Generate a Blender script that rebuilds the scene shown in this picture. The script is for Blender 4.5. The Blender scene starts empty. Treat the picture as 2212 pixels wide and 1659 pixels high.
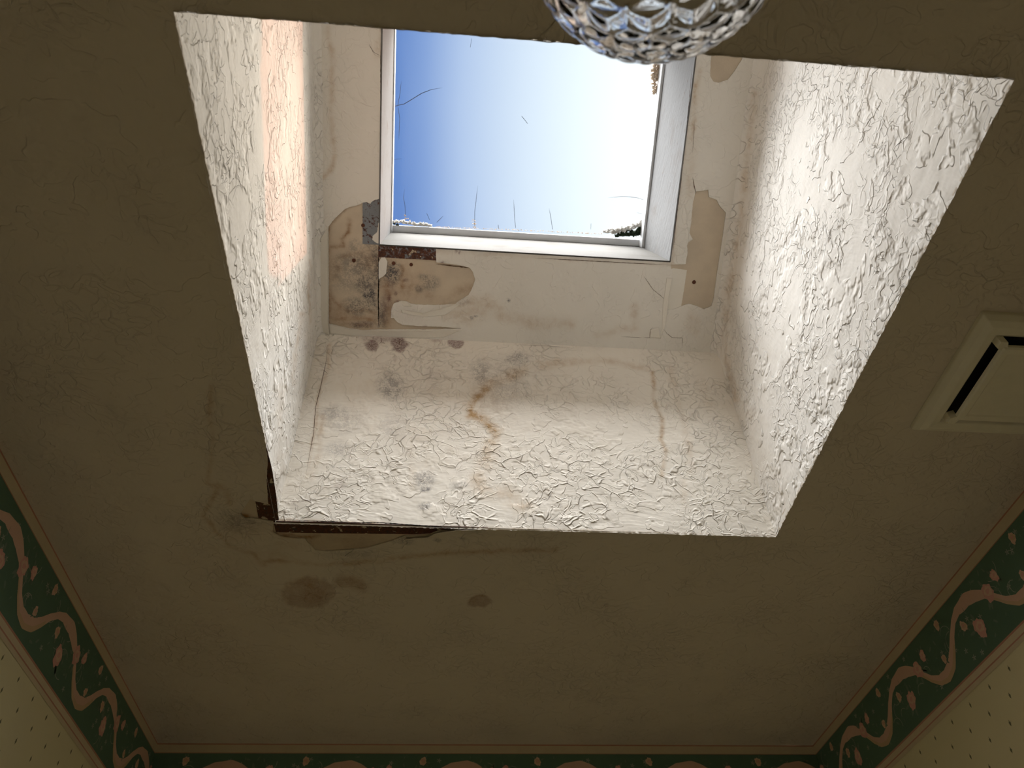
import bpy, bmesh, math, random
import numpy as np
from mathutils import Vector, Matrix, Euler
from mathutils.geometry import delaunay_2d_cdt
random.seed(7); rng = np.random.default_rng(11)
scn = bpy.context.scene
COL = scn.collection

# ------------------------------------------------------------------ measures
K = 0.9                                   # metres per unit of camera-to-ceiling distance
CZ = 1.54                                 # camera height
ZC = CZ + K                               # ceiling 2.44 m
CAM = np.array([0, 0, CZ])
FPX = 1597.4378
CR = np.array([0.9958234, -0.08543136, -0.03220613])
CF = np.array([0.08064479, 0.6576818, 0.74896666])
CU = np.cross(CR, CF)
SL = 0.424898                             # roof pitch
XL, XR, YN, YF = -0.361235*K, 0.738972*K, 0.290517*K, 1.299335*K
WL, WR, WF, WB = -0.849247*K, 1.229734*K, 2.399254*K, -1.15
ZT = ZC + 0.63276*K
TL, TR, TF = -0.372405*K, 0.757096*K, 1.27986*K
CXL, CXR, CYF, CYN = -0.2110*K, 0.5850*K, 0.249912*K, 0.86*K
GD = 0.342235*K
SD = np.array([0, -math.cos(SL), math.sin(SL)])     # up the roof slope, towards the viewer
SN = np.array([0, math.sin(SL), math.cos(SL)])      # roof normal, outwards
T0 = np.array([0, TF, ZT])

# ------------------------------------------------------------------ camera
cam_d = bpy.data.cameras.new('camera'); cam = bpy.data.objects.new('camera', cam_d); COL.objects.link(cam)
M3 = Matrix([[CR[i], CU[i], -CF[i]] for i in range(3)])
cam.matrix_world = Matrix.Translation(Vector(CAM)) @ M3.to_4x4()
cam_d.sensor_width = 36; cam_d.lens = FPX/2212*36; cam_d.clip_start = 0.02
cam_d.dof.use_dof = True; cam_d.dof.focus_distance = 1.45; cam_d.dof.aperture_fstop = 6.5
scn.camera = cam

# ------------------------------------------------------------------ sun and sky
SUNV = np.array([1, 0, 0]) + 0.955*SN + 0.085*SD; SUNV /= np.linalg.norm(SUNV)
sd = bpy.data.lights.new('sun', 'SUN'); sd.energy = 0.70; sd.color = (1.0, 0.17, 0.0); sd.angle = math.radians(0.53)
sun = bpy.data.objects.new('sun', sd); COL.objects.link(sun); sun.location = (3, 0, 5)
sun.rotation_euler = Vector(SUNV).to_track_quat('Z', 'Y').to_euler()

world = bpy.data.worlds.new('sky'); scn.world = world; world.use_nodes = True
nt = world.node_tree; nt.nodes.clear()
tc = nt.nodes.new('ShaderNodeTexCoord')
dot = nt.nodes.new('ShaderNodeVectorMath'); dot.operation = 'DOT_PRODUCT'; dot.inputs[1].default_value = tuple(SUNV)
nrm = nt.nodes.new('ShaderNodeVectorMath'); nrm.operation = 'NORMALIZE'
nt.links.new(tc.outputs['Generated'], nrm.inputs[0]); nt.links.new(nrm.outputs[0], dot.inputs[0])
rmp = nt.nodes.new('ShaderNodeValToRGB'); nt.links.new(dot.outputs['Value'], rmp.inputs[0])
e = rmp.color_ramp.elements
SKY = [(0.0, .10, .195, .47), (0.625, .105, .205, .48), (0.655, .20, .31, .57), (0.69, .38, .49, .69), (0.75, .60, .70, .81), (0.83, .87, .95, .99), (0.89, 3.3, 3.2, 3.0), (1.0, 12.5, 11.0, 9.2)]
e[0].position = 0.0; e[0].color = tuple(c/26 for c in SKY[0][1:])+(1,)
e[1].position = 1.0; e[1].color = tuple(c/26 for c in SKY[-1][1:])+(1,)
for p in SKY[1:-1]:
    q = e.new(p[0]); q.color = tuple(c/26 for c in p[1:])+(1,)
bg = nt.nodes.new('ShaderNodeBackground'); bg.inputs['Strength'].default_value = 26.0
wo = nt.nodes.new('ShaderNodeOutputWorld')
sep = nt.nodes.new('ShaderNodeSeparateXYZ'); nt.links.new(nrm.outputs[0], sep.inputs[0])
gmr = nt.nodes.new('ShaderNodeMapRange'); gmr.inputs['From Min'].default_value = -.02; gmr.inputs['From Max'].default_value = .02; nt.links.new(sep.outputs[2], gmr.inputs[0])
gmx = nt.nodes.new('ShaderNodeMix'); gmx.data_type = 'RGBA'; gmx.inputs[6].default_value = (.60/26, .52/26, .40/26, 1)   # ground below the horizon
nt.links.new(gmr.outputs[0], gmx.inputs[0]); hz = nt.nodes.new('ShaderNodeMapRange'); hz.interpolation_type = 'SMOOTHSTEP'; nt.links.new(sep.outputs[2], hz.inputs[0])     # sky dimmed towards the horizon, to keep light off the curb faces
hz.inputs['From Min'].default_value = .12; hz.inputs['From Max'].default_value = .72; hz.inputs['To Min'].default_value = .10; hz.inputs['To Max'].default_value = 1
hm = nt.nodes.new('ShaderNodeVectorMath'); hm.operation = 'SCALE'; # unseen bright sky patches added behind and to the left, to light the shaft walls
def sky_fill(direction, c0, c1, strength):
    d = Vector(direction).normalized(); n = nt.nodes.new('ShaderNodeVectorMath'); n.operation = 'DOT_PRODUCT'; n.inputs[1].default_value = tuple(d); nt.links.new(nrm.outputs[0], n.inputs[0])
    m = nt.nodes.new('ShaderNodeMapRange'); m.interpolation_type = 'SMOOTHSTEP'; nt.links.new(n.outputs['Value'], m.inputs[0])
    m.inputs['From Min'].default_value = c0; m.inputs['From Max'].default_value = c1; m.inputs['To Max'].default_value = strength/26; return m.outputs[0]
def vmax(x, y):
    m = nt.nodes.new('ShaderNodeMath'); m.operation = 'MAXIMUM'; nt.links.new(x, m.inputs[0]); nt.links.new(y, m.inputs[1]); return m.outputs[0]
cm = vmax(vmax(sky_fill((0.02, -.38, .92), .80, .95, 38), sky_fill((-.66, .16, .74), .84, .95, 10.5)), sky_fill((-.5, -.7, .4), .35, .7, 1.5))
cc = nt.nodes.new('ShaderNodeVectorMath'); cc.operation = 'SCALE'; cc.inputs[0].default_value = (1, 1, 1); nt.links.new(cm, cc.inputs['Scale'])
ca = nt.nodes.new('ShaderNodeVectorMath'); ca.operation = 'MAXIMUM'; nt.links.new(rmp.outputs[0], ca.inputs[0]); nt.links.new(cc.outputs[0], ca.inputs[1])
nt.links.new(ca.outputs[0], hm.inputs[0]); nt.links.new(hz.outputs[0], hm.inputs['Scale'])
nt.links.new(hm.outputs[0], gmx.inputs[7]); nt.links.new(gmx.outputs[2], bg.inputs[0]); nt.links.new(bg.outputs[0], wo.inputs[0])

scn.view_settings.view_transform = 'Standard'; scn.view_settings.look = 'None'
scn.view_settings.gamma = 1.0; scn.view_settings.use_curve_mapping = False
scn.view_settings.exposure = 0.36
scn.cycles.diffuse_bounces = 6; scn.cycles.max_bounces = 10; scn.cycles.transmission_bounces = 8; scn.cycles.glossy_bounces = 3
scn.cycles.adaptive_threshold = 0.05
scn.cycles.transparent_max_bounces = 12

# sampling guide for daylight through the skylight (a portal gives off no light of its own)
pd = bpy.data.lights.new('skylight_portal', 'AREA'); pd.shape = 'RECTANGLE'; pd.cycles.is_portal = True
pd.size = CXR-CXL; pd.size_y = CYN-CYF
po = bpy.data.objects.new('skylight_portal', pd); COL.objects.link(po)
po.matrix_world = Matrix.Translation(Vector(T0 + np.array([(CXL+CXR)/2, 0, 0]) + SD*(CYF+CYN)/2 + SN*GD*0.96)) @ Matrix([[1, SD[0], SN[0]], [0, SD[1], SN[1]], [0, SD[2], SN[2]]]).to_4x4()

# ------------------------------------------------------------------ helpers
def ray(u, v):
    return CF + CR*(u-1106)/FPX - CU*(v-829.5)/FPX
def hit(u, v, P, n):
    r = ray(u, v); n = np.asarray(n, float)
    return CAM + r*(np.dot(np.asarray(P)-CAM, n)/np.dot(r, n))
def proj(P):
    d = np.asarray(P) - CAM; z = d@CF
    return np.stack([1106+FPX*(d@CR)/z, 829.5-FPX*(d@CU)/z], -1)

class Plane:
    def __init__(s, O, ex, ey, n):
        s.O, s.ex, s.ey, s.n = [np.asarray(a, float) for a in (O, ex, ey, n)]
    def w(s, p, h=0.0):
        p = np.asarray(p, float)
        return s.O + p[..., 0:1]*s.ex + p[..., 1:2]*s.ey + h*s.n
    def px(s, pts):
        out = []
        for u, v in pts:
            d = hit(u, v, s.O, s.n) - s.O; out.append((d@s.ex, d@s.ey))
        return out
CEIL = Plane((0, 0, ZC), (1, 0, 0), (0, 1, 0), (0, 0, -1))
LEDGE = Plane(T0, (1, 0, 0), SD, -SN)
GLASS = Plane(T0 + SN*GD, (1, 0, 0), SD, -SN)
fn_ = np.cross([1, 0, 0], [0, TF-YF, ZT-ZC]); fn_ /= np.linalg.norm(fn_)
FARW = Plane((0, YF, ZC), (1, 0, 0), np.cross(fn_, [1, 0, 0]), fn_)
if FARW.ey[2] < 0: FARW.ey = -FARW.ey
if FARW.n[1] > 0: FARW.n = -FARW.n
LEFTW = Plane((WL, 0, ZC), (0, 1, 0), (0, 0, 1), (1, 0, 0))
RIGHTW = Plane((WR, 0, ZC), (0, -1, 0), (0, 0, 1), (-1, 0, 0))
BACKP = Plane((0, WF, ZC), (1, 0, 0), (0, 0, 1), (0, -1, 0))

def noise2(p, scale, seed=0, octv=4):
    """smooth value noise on 2D points"""
    p = np.asarray(p, float)*scale; out = np.zeros(p.shape[:-1]); amp = 1.0; tot = 0
    for o in range(octv):
        q = p*(2**o) + 17.3*o + seed*3.77
        i = np.floor(q).astype(np.int64); f = q-i; f = f*f*(3-2*f)
        def hsh(a, b):
            h = (a*374761393 + b*668265263 + (seed+o)*1442695041) & 0xffffffff
            h = ((h ^ (h >> 13))*1274126177) & 0xffffffff
            return ((h ^ (h >> 16)) & 0xffff)/65535.0
        x, y = i[..., 0], i[..., 1]
        a = hsh(x, y)*(1-f[..., 0])+hsh(x+1, y)*f[..., 0]
        b = hsh(x, y+1)*(1-f[..., 0])+hsh(x+1, y+1)*f[..., 0]
        out += amp*(a*(1-f[..., 1])+b*f[..., 1]); tot += amp; amp *= .5
    return out/tot*2-1

def inpoly(P, poly):
    x, y = P[:, 0], P[:, 1]; c = np.zeros(len(P), bool); poly = np.asarray(poly); n = len(poly); j = n-1
    for i in range(n):
        xi, yi = poly[i]; xj, yj = poly[j]
        if yi != yj:
            c ^= ((yi > y) != (yj > y)) & (x < (xj-xi)*(y-yi)/(yj-yi)+xi)
        j = i
    return c

def smooth_poly(poly, step, jag=0.0, seed=0, closed=True):
    """resample an outline to small steps with a ragged edge"""
    P = [np.array(p, float) for p in poly]; out = []; n = len(P)
    for i in range(n if closed else n-1):
        a, b = P[i], P[(i+1) % n]; L = np.linalg.norm(b-a); k = max(1, int(L/step))
        t = (b-a)/max(L, 1e-9); nn = np.array([-t[1], t[0]])
        for m in range(k):
            q = a+(b-a)*m/k
            out.append(q + (nn*noise2(q[None], 260, seed, 3)[0]*jag if m else 0))
    if not closed: out.append(P[-1])
    return np.array(out)

def link(name, me, mats, parent=None):
    o = bpy.data.objects.new(name, me); COL.objects.link(o)
    for m in (mats if isinstance(mats, (list, tuple)) else [mats]): me.materials.append(m)
    if parent is not None: o.parent = parent
    return o
def tag(o, label=None, cat=None, group=None, kind=None):
    if label: o['label'] = label
    if cat: o['category'] = cat
    if group: o['group'] = group
    if kind: o['kind'] = kind
    return o
def empty(name, loc=(0, 0, 0)):
    o = bpy.data.objects.new(name, None); o.empty_display_size = .05; o.location = loc; COL.objects.link(o); return o
def put(o, parent):           # parent without moving
    o.parent = parent; o.matrix_parent_inverse = Matrix.Translation(parent.location).inverted(); return o

def mesh_np(name, V, F, mats, parent=None, smooth=True, matidx=None, sharp=None):
    me = bpy.data.meshes.new(name)
    me.from_pydata([tuple(map(float, v)) for v in V], [], [tuple(map(int, f)) for f in F]); me.update()
    me.polygons.foreach_set('use_smooth', [smooth]*len(me.polygons))
    if matidx is not None: me.polygons.foreach_set('material_index', list(map(int, matidx)))
    me.update()
    return link(name, me, mats, parent)

def paint(o, marks, wob=5.0):
    """Stain attribute: R water stain, G grey mould, B purple/red mould; marks are given on the surface seen at pixel (u, v)"""
    me = o.data; n = len(me.vertices); co = np.empty(n*3); me.vertices.foreach_get('co', co); co = co.reshape(-1, 3)
    P = proj(co)
    P = P + np.stack([noise2(P, 1/28, 3), noise2(P, 1/28, 5)], -1)*wob + np.stack([noise2(P, 1/8, 8, 2), noise2(P, 1/8, 9, 2)], -1)*wob*.35
    S = np.zeros((n, 4)); S[:, 3] = 1
    for mk in marks:
        ch = mk[1]
        if mk[0] == 'line':
            pts, w, s = mk[2], mk[3], mk[4]; d = np.full(n, 1e9)
            for a, b in zip(pts[:-1], pts[1:]):
                a = np.array(a, float); b = np.array(b, float); ab = b-a
                t = np.clip(((P-a)@ab)/(ab@ab), 0, 1); d = np.minimum(d, np.linalg.norm(P-a-t[:, None]*ab, axis=1))
            S[:, ch] = np.maximum(S[:, ch], s*np.exp(-(d/w)**2))
        elif mk[0] == 'blob':
            cx, cy, rx, ry, s = mk[2:7]; soft = mk[7] if len(mk) > 7 else .5
            d = np.hypot((P[:, 0]-cx)/rx, (P[:, 1]-cy)/ry) + (.28*noise2(P, 1/7, 31, 3) if ch == 2 else 0)
            S[:, ch] = np.maximum(S[:, ch], s*np.clip((1+soft/2-d)/soft, 0, 1))
        elif mk[0] == 'poly':
            S[inpoly(P, mk[2]), ch] = np.maximum(S[inpoly(P, mk[2]), ch], mk[3])
    at = me.color_attributes.new('stain', 'FLOAT_COLOR', 'POINT'); at.data.foreach_set('color', S.ravel().astype(np.float32))

def sheet(name, pl, outline, holes, spacing, mats, thick=0.002, parent=None, jag=0.0006, seed=1, outjag=None, relief=None, step=None, dense=None):
    """flat skin with irregular holes; front faces towards pl.n, skirt of the given thickness behind it"""
    st = step or spacing*.7
    polys = [smooth_poly(outline, st if outjag else spacing*4, outjag or 0, seed)] + [smooth_poly(h, st, jag, seed+3+i) for i, h in enumerate(holes)]
    mn, mx = polys[0].min(0), polys[0].max(0)
    def lattice(mn, mx, sp):
        gx = np.arange(mn[0]+sp/2, mx[0], sp); gy = np.arange(mn[1]+sp/2, mx[1], sp*.87)
        X, Y = np.meshgrid(gx, gy); X = X + (np.arange(len(gy)) % 2)[:, None]*sp/2
        G = np.stack([X.ravel(), Y.ravel()], 1); return G + rng.uniform(-.12, .12, G.shape)*sp
    G = lattice(mn, mx, spacing)
    if dense is not None:
        lo, hi, sp = np.array(dense[0]), np.array(dense[1]), dense[2]
        ins = ((G > lo) & (G < hi)).all(1); G = np.concatenate([G[~ins], lattice(lo, hi, sp)])
    keep = inpoly(G, polys[0])
    for h in polys[1:]: keep &= ~inpoly(G, h)
    G = G[keep]
    V = []; E = []
    for p in polys:
        k = len(V); V += [tuple(q) for q in p]; E += [(k+i, k+(i+1) % len(p)) for i in range(len(p))]
    nb = len(V); V += [tuple(q) for q in G]
    r = delaunay_2d_cdt([Vector(v) for v in V], E, [], 0, 1e-7)
    ov = np.array([tuple(v) for v in r[0]]); of = np.array([f for f in r[2] if len(f) == 3])
    cen = ov[of].mean(1); kp = inpoly(cen, polys[0])
    for h in polys[1:]: kp &= ~inpoly(cen, h)
    of = of[kp]
    W = pl.w(ov)
    if relief is not None: W = W + relief(ov)[:, None]*pl.n
    nrm = np.cross(W[of[:, 1]]-W[of[:, 0]], W[of[:, 2]]-W[of[:, 0]])
    flip = (nrm@pl.n) < 0; of[flip] = of[flip][:, ::-1]
    # boundary edges
    ed = {}
    for f in of:
        for a, b in ((f[0], f[1]), (f[1], f[2]), (f[2], f[0])):
            ed[(a, b)] = 1
    bd = [(a, b) for (a, b) in ed if (b, a) not in ed]
    idx = {}; V2 = list(W); F2 = [tuple(f) for f in of]
    for a, b in bd:
        for v in (a, b):
            if v not in idx: idx[v] = (len(V2), len(V2)+1); V2.append(W[v]); V2.append(W[v]-pl.n*thick)
        F2.append((idx[b][0], idx[a][0], idx[a][1], idx[b][1]))
    return mesh_np(name, V2, F2, mats, parent)

def gridwall(name, c00, c10, c11, c01, nu, nv, mats, parent, off=None, cove=None):
    """bilinear wall panel; c00,c10 along the lower edge; off(u, v, W) -> world offset"""
    c = [np.asarray(a, float) for a in (c00, c10, c11, c01)]
    U, Vv = np.meshgrid(np.linspace(0, 1, nu), np.linspace(0, 1, nv)); U = U[..., None]; Vv = Vv[..., None]
    W = c[0]*(1-U)*(1-Vv)+c[1]*U*(1-Vv)+c[2]*U*Vv+c[3]*(1-U)*Vv
    if off is not None: W = W + off(U, Vv, W)
    V = W.reshape(-1, 3); I = np.arange(nu*nv).reshape(nv, nu)
    F = np.stack([I[:-1, :-1], I[:-1, 1:], I[1:, 1:], I[1:, :-1]], -1).reshape(-1, 4)
    return mesh_np(name, V, F, mats, parent)

# ------------------------------------------------------------------ materials
def N(nt, t, **kw):
    n = nt.nodes.new('ShaderNode'+t)
    for k, v in kw.items():
        if k.startswith('i_'): n.inputs[k[2:].replace('_', ' ')].default_value = v
        else: setattr(n, k, v)
    return n
class G:
    def __init__(s, name, rough=.8, spec=.3):
        s.m = bpy.data.materials.new(name); s.m.use_nodes = True; s.nt = s.m.node_tree
        s.b = s.nt.nodes['Principled BSDF']; s.b.inputs['Roughness'].default_value = rough
        s.b.inputs['Specular IOR Level'].default_value = spec
        s.tc = N(s.nt, 'TexCoord')
        s.pos = s.tc.outputs['Object']
    def l(s, a, b): s.nt.links.new(a, b)
    def val(s, x, sock):
        if hasattr(x, 'links') or isinstance(x, bpy.types.NodeSocket): s.l(x, sock)
        else: sock.default_value = x
    def math(s, op, a, b=None, clamp=False):
        n = N(s.nt, 'Math', operation=op); n.use_clamp = clamp; s.val(a, n.inputs[0])
        if b is not None: s.val(b, n.inputs[1])
        return n.outputs[0]
    def vm(s, op, a, b=None, scale=None):
        n = N(s.nt, 'VectorMath', operation=op); s.val(a, n.inputs[0])
        if b is not None: s.val(b, n.inputs[1])
        if scale is not None: n.inputs['Scale'].default_value = scale
        return n.outputs[0]
    def noise(s, scale, detail=4, vec=None, rough=.55, color=False, dist=0):
        n = N(s.nt, 'TexNoise'); n.inputs['Scale'].default_value = scale; n.inputs['Detail'].default_value = detail
        n.inputs['Roughness'].default_value = rough; n.inputs['Distortion'].default_value = dist
        s.l(vec if vec is not None else s.pos, n.inputs['Vector']); return n.outputs['Color' if color else 'Fac']
    def step(s, x, a, b, lo=0.0, hi=1.0):
        n = N(s.nt, 'MapRange'); n.interpolation_type = 'SMOOTHSTEP'; s.val(x, n.inputs['Value'])
        n.inputs['From Min'].default_value = a; n.inputs['From Max'].default_value = b
        n.inputs['To Min'].default_value = lo; n.inputs['To Max'].default_value = hi; return n.outputs[0]
    def mix(s, f, a, b):
        n = N(s.nt, 'Mix', data_type='RGBA'); s.val(f, n.inputs[0])
        for x, k in ((a, 6), (b, 7)):
            if isinstance(x, tuple): n.inputs[k].default_value = (*x, 1) if len(x) == 3 else x
            else: s.l(x, n.inputs[k])
        return n.outputs[2]
    def warp(s, scale, amt, detail=2, vec=None):
        c = s.noise(scale, detail, vec, color=True)
        return s.vm('ADD', vec if vec is not None else s.pos, s.vm('SCALE', s.vm('SUBTRACT', c, (.5, .5, .5)), scale=amt))
    def ridges(s, vec, scale, width, mscale, mlo, mhi):
        v = N(s.nt, 'TexVoronoi', feature='DISTANCE_TO_EDGE'); v.inputs['Scale'].default_value = scale; s.l(vec, v.inputs['Vector'])
        r = s.step(v.outputs['Distance'], 0.0, width, 1.0, 0.0)
        m = s.step(s.noise(mscale, 2), mlo, mhi)
        return s.math('MULTIPLY', r, m)
    def stretch(s, vec, sc):
        return s.vm('MULTIPLY', vec, sc)
    def bump(s, h, dist, strength=1.0):
        b = N(s.nt, 'Bump'); b.inputs['Distance'].default_value = dist; b.inputs['Strength'].default_value = strength
        s.l(h, b.inputs['Height']); s.l(b.outputs[0], s.b.inputs['Normal'])
    def base(s, c):
        if isinstance(c, tuple): s.b.inputs['Base Color'].default_value = (*c, 1)
        else: s.l(c, s.b.inputs['Base Color'])
    def stained(s, col, brown=(.50, .33, .17), grey=(.16, .15, .16), purple=(.20, .10, .10)):
        a = N(s.nt, 'Attribute', attribute_name='stain'); sp = N(s.nt, 'SeparateColor'); s.l(a.outputs['Color'], sp.inputs[0])
        n1 = s.noise(60, 3, rough=.75); n2 = s.noise(300, 2, rough=.8)
        w = s.math('MULTIPLY', s.math('MULTIPLY', sp.outputs[0], s.step(n1, .25, .75, .35, 1.15)), s.step(s.noise(17, 1), .35, .62, .55, 1.15), clamp=True)
        c = s.mix(w, col, brown)
        g = s.math('MULTIPLY', sp.outputs[1], s.step(s.math('ADD', s.math('MULTIPLY', n1, .5), s.math('MULTIPLY', n2, .5)), .40, .58, .15, 1.0), clamp=True)
        c = s.mix(g, c, grey)
        p = s.math('MULTIPLY', sp.outputs[2], s.step(n2, .35, .65, .5, 1.0), clamp=True)
        return s.mix(p, c, purple)

def plaster(name, col, kind='web', strength=1.0, dist=.003):
    """brushed, skip-trowelled texture: torn terraces, broken webs of ridges and fine combing"""
    g = G(name, .75, .25)
    far = kind == 'web'; soft = kind == 'soft'
    w0 = g.warp(6, .08, 1); w = g.warp(28, .034, 1, w0)
    m6 = g.noise(6, 1); m30 = g.noise(30, 2)
    reg = g.step(m6, *((.38, .56) if not soft else (.48, .66)))
    fine = g.step(m30, .45, .60); fine2 = g.step(m30, .56, .42)
    v = N(g.nt, 'TexVoronoi', feature='DISTANCE_TO_EDGE'); v.inputs['Scale'].default_value = 30; g.l(w, v.inputs['Vector'])
    r1 = g.math('MULTIPLY', g.math('MULTIPLY', g.step(v.outputs['Distance'], 0, .075, 1, 0), fine), reg)
    nt1 = g.noise(17, 2, w, rough=.5); nt2 = g.noise(44, 1, w, rough=.5)
    r2 = g.math('MULTIPLY', g.math('MULTIPLY', g.step(g.math('ABSOLUTE', g.math('SUBTRACT', nt2, .5)), 0, .035, 1, 0), fine2), reg)
    t1 = g.math('MULTIPLY', g.step(nt1, .50, .522), g.step(m30, .36, .56)); t2 = g.math('MULTIPLY', g.step(nt2, .53, .56), g.step(m6, .42, .56))
    cb = g.noise(150, 1, g.stretch(w0, (1, 1, .15) if not far else (.15, 1, .9)))
    web, ter = ((.75, .35) if far else (.35, .85)) if not soft else (.5, .35)
    h = g.math('ADD', g.math('MULTIPLY', r1, web), g.math('MULTIPLY', r2, web*.5))
    h = g.math('ADD', h, g.math('MULTIPLY', t1, ter)); h = g.math('ADD', h, g.math('MULTIPLY', t2, ter*.7))
    h = g.math('ADD', h, g.math('MULTIPLY', cb, .22)); h = g.math('ADD', h, g.math('MULTIPLY', m30, .6))
    g.bump(h, dist, strength)
    tint = g.mix(g.step(m6, .35, .7), col, tuple(c*.96 for c in col))
    g.base(g.stained(tint)); return g.m

PAINT = (.91, .865, .785)
m_far = plaster('far_wall_plaster', PAINT, 'web', dist=.0034)
m_side = plaster('side_wall_plaster', (.91, .885, .84), 'skip', dist=.0042)
m_soffit = plaster('soffit_plaster', (.88, .85, .79), 'soft', dist=.0018)
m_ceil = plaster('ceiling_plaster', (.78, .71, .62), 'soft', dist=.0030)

def m_gypsum_():
    g = G('gypsum_board_paper', .9, .15)
    c = g.mix(g.step(g.noise(14, 4), .3, .7), (.70, .60, .47), (.62, .53, .42))
    g.base(g.stained(c, brown=(.30, .15, .06), grey=(.10, .10, .11), purple=(.15, .07, .07)))
    g.bump(g.noise(400, 2), .0004); return g.m
m_gyp = m_gypsum_()
def m_tape_():
    g = G('joint_tape_paper', .85, .2)
    g.base(g.stained(g.mix(g.noise(30, 3), (.90, .87, .80), (.86, .82, .74)))); g.bump(g.noise(120, 3), .0006); return g.m
m_tape = m_tape_()
def rust_(name, metal=(.22, .24, .27), thr=(.39, .50), paint_amt=.62):
    g = G(name, .65, .4)
    n = g.noise(90, 6, rough=.75); n2 = g.noise(260, 3)
    c = g.mix(g.step(n2, .3, .7), (.14, .045, .02), (.055, .022, .015))
    c = g.mix(g.step(n, thr[0], thr[1]), metal, c)
    c = g.mix(g.step(g.noise(55, 5, rough=.65, dist=.6), paint_amt, paint_amt+.03), c, (.62, .52, .38))
    g.base(c); g.bump(n, .0012); return g.m
m_rust = rust_('rusted_galvanized_metal'); m_rustdark = rust_('heavily_rusted_metal', (.05, .045, .045), (.30, .5), .60)
m_zinc = rust_('grey_corner_bead_metal', (.24, .26, .29), (.52, .60), .9)
def simple(name, col, rough=.7, spec=.3, metal=0, bumpn=None):
    g = G(name, rough, spec); g.b.inputs['Metallic'].default_value = metal
    g.base(g.mix(g.noise(40, 3), col, tuple(c*.88 for c in col)))
    if bumpn: g.bump(g.noise(bumpn[0], 4), bumpn[1])
    return g.m
m_gap = simple('dark_gap', (.012, .009, .007), .95, .05)
m_crackbrown = simple('crack_brown', (.12, .065, .035), .95, .05)
m_nail = simple('rusted_nail', (.13, .05, .028), .8, .3, bumpn=(900, .0006))
def wood_(name, col, stain):
    g = G(name, .85, .04)
    st = g.stretch(g.warp(8, .01), (1, .12, .6) if 'side' in name else (.08, 1, 1))
    gr = g.noise(170, 5, st, rough=.7)
    c = g.mix(g.step(gr, .60, .72), col, stain); c = g.mix(g.step(g.noise(11, 4), .52, .75, 0, .6), c, tuple(a*.5+b*.5 for a, b in zip(col, stain)))
    g.base(c); g.bump(gr, .0022); return g.m
m_wood = wood_('dimmed_curb_wood_side', (.20, .20, .20), (.13, .10, .08)); m_wood2 = wood_('dimmed_curb_wood_end', (.105, .10, .093), (.06, .045, .036))  # white curb paint darkened to tone down the strong skylight, end board most
def pane_():
    m = bpy.data.materials.new('clear_acrylic'); m.use_nodes = True; nt = m.node_tree; nt.nodes.clear()
    o = nt.nodes.new('ShaderNodeOutputMaterial'); t = nt.nodes.new('ShaderNodeBsdfTransparent'); t.inputs[0].default_value = (.96, .97, .97, 1)
    gl = nt.nodes.new('ShaderNodeBsdfGlossy'); gl.inputs['Roughness'].default_value = .08
    fr = nt.nodes.new('ShaderNodeFresnel'); fr.inputs[0].default_value = 1.3
    mx = nt.nodes.new('ShaderNodeMixShader'); nt.links.new(fr.outputs[0], mx.inputs[0]); nt.links.new(t.outputs[0], mx.inputs[1]); nt.links.new(gl.outputs[0], mx.inputs[2])
    nt.links.new(mx.outputs[0], o.inputs[0]); return m
m_pane = pane_()
m_scratch = simple('scratch_grime', (.10, .12, .18), .6)
m_dirt = simple('dried_dirt', (.62, .50, .38), .95, .1, bumpn=(300, .002))
m_dust = simple('pale_dust_crust', (.72, .70, .66), .95, .1, bumpn=(500, .002))
m_moss = simple('dark_moss', (.028, .042, .024), .95, .1, bumpn=(400, .002))
def glass_():
    m = bpy.data.materials.new('cut_crystal_glass'); m.use_nodes = True; b = m.node_tree.nodes['Principled BSDF']
    b.inputs['Base Color'].default_value = (.97, .98, 1, 1); b.inputs['Roughness'].default_value = .02; b.inputs['IOR'].default_value = 1.5
    b.inputs['Transmission Weight'].default_value = 1.0; return m
m_glass = glass_()
m_brass = simple('aged_brass', (.55, .40, .18), .3, .5, 1.0)
m_vent = simple('yellowed_white_plastic', (.95, .91, .77), .5, .4)
m_dark = simple('dark_fan_housing', (.010, .010, .013), .6, .3)
m_bulb = simple('frosted_bulb', (.8, .8, .78), .3)

# ------------------------------------------------------------------ room shell
def quad(name, pts, mat, kind='structure'):
    return tag(mesh_np(name, pts, [(0, 1, 2, 3)], mat, smooth=False), kind=kind)
def box(name, lo, hi, mat, parent=None, bevel=0, bm_only=False):
    bm = bmesh.new(); bmesh.ops.create_cube(bm, size=1)
    for v in bm.verts: v.co = Vector([(lo[i]+hi[i])/2+v.co[i]*(hi[i]-lo[i]) for i in range(3)])
    if bevel: bmesh.ops.bevel(bm, geom=bm.edges[:], offset=bevel, segments=2, affect='EDGES')
    me = bpy.data.meshes.new(name); bm.to_mesh(me); bm.free(); return link(name, me, mat, parent)
m_floor = simple('beige_floor_tile', (.43, .375, .315), .5)
g = G('cream_wallpaper', .8, .25); g.base(g.mix(g.step(g.noise(3, 3), .3, .7), (.93, .87, .62), (.89, .83, .59))); m_paper = g.m
m_sprig = simple('sprig_print', (.26, .25, .15), .8)
m_green = simple('green_border_paper', (.14, .25, .195), .75)
m_band = simple('beige_border_paper', (.84, .73, .56), .75)
m_line = simple('pink_line_print', (.66, .36, .28), .75)
m_rib = simple('peach_ribbon_print', (.90, .62, .52), .75); m_rib2 = simple('ochre_ribbon_shade_print', (.80, .58, .40), .75)
m_rose = simple('pink_rose_print', (.88, .50, .46), .75); m_rose2 = simple('pale_rose_print', (.93, .66, .54), .75)
m_leaf = simple('sage_leaf_print', (.22, .31, .25), .75); m_white = simple('small_white_flower_print', (.50, .52, .48), .75)

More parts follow.
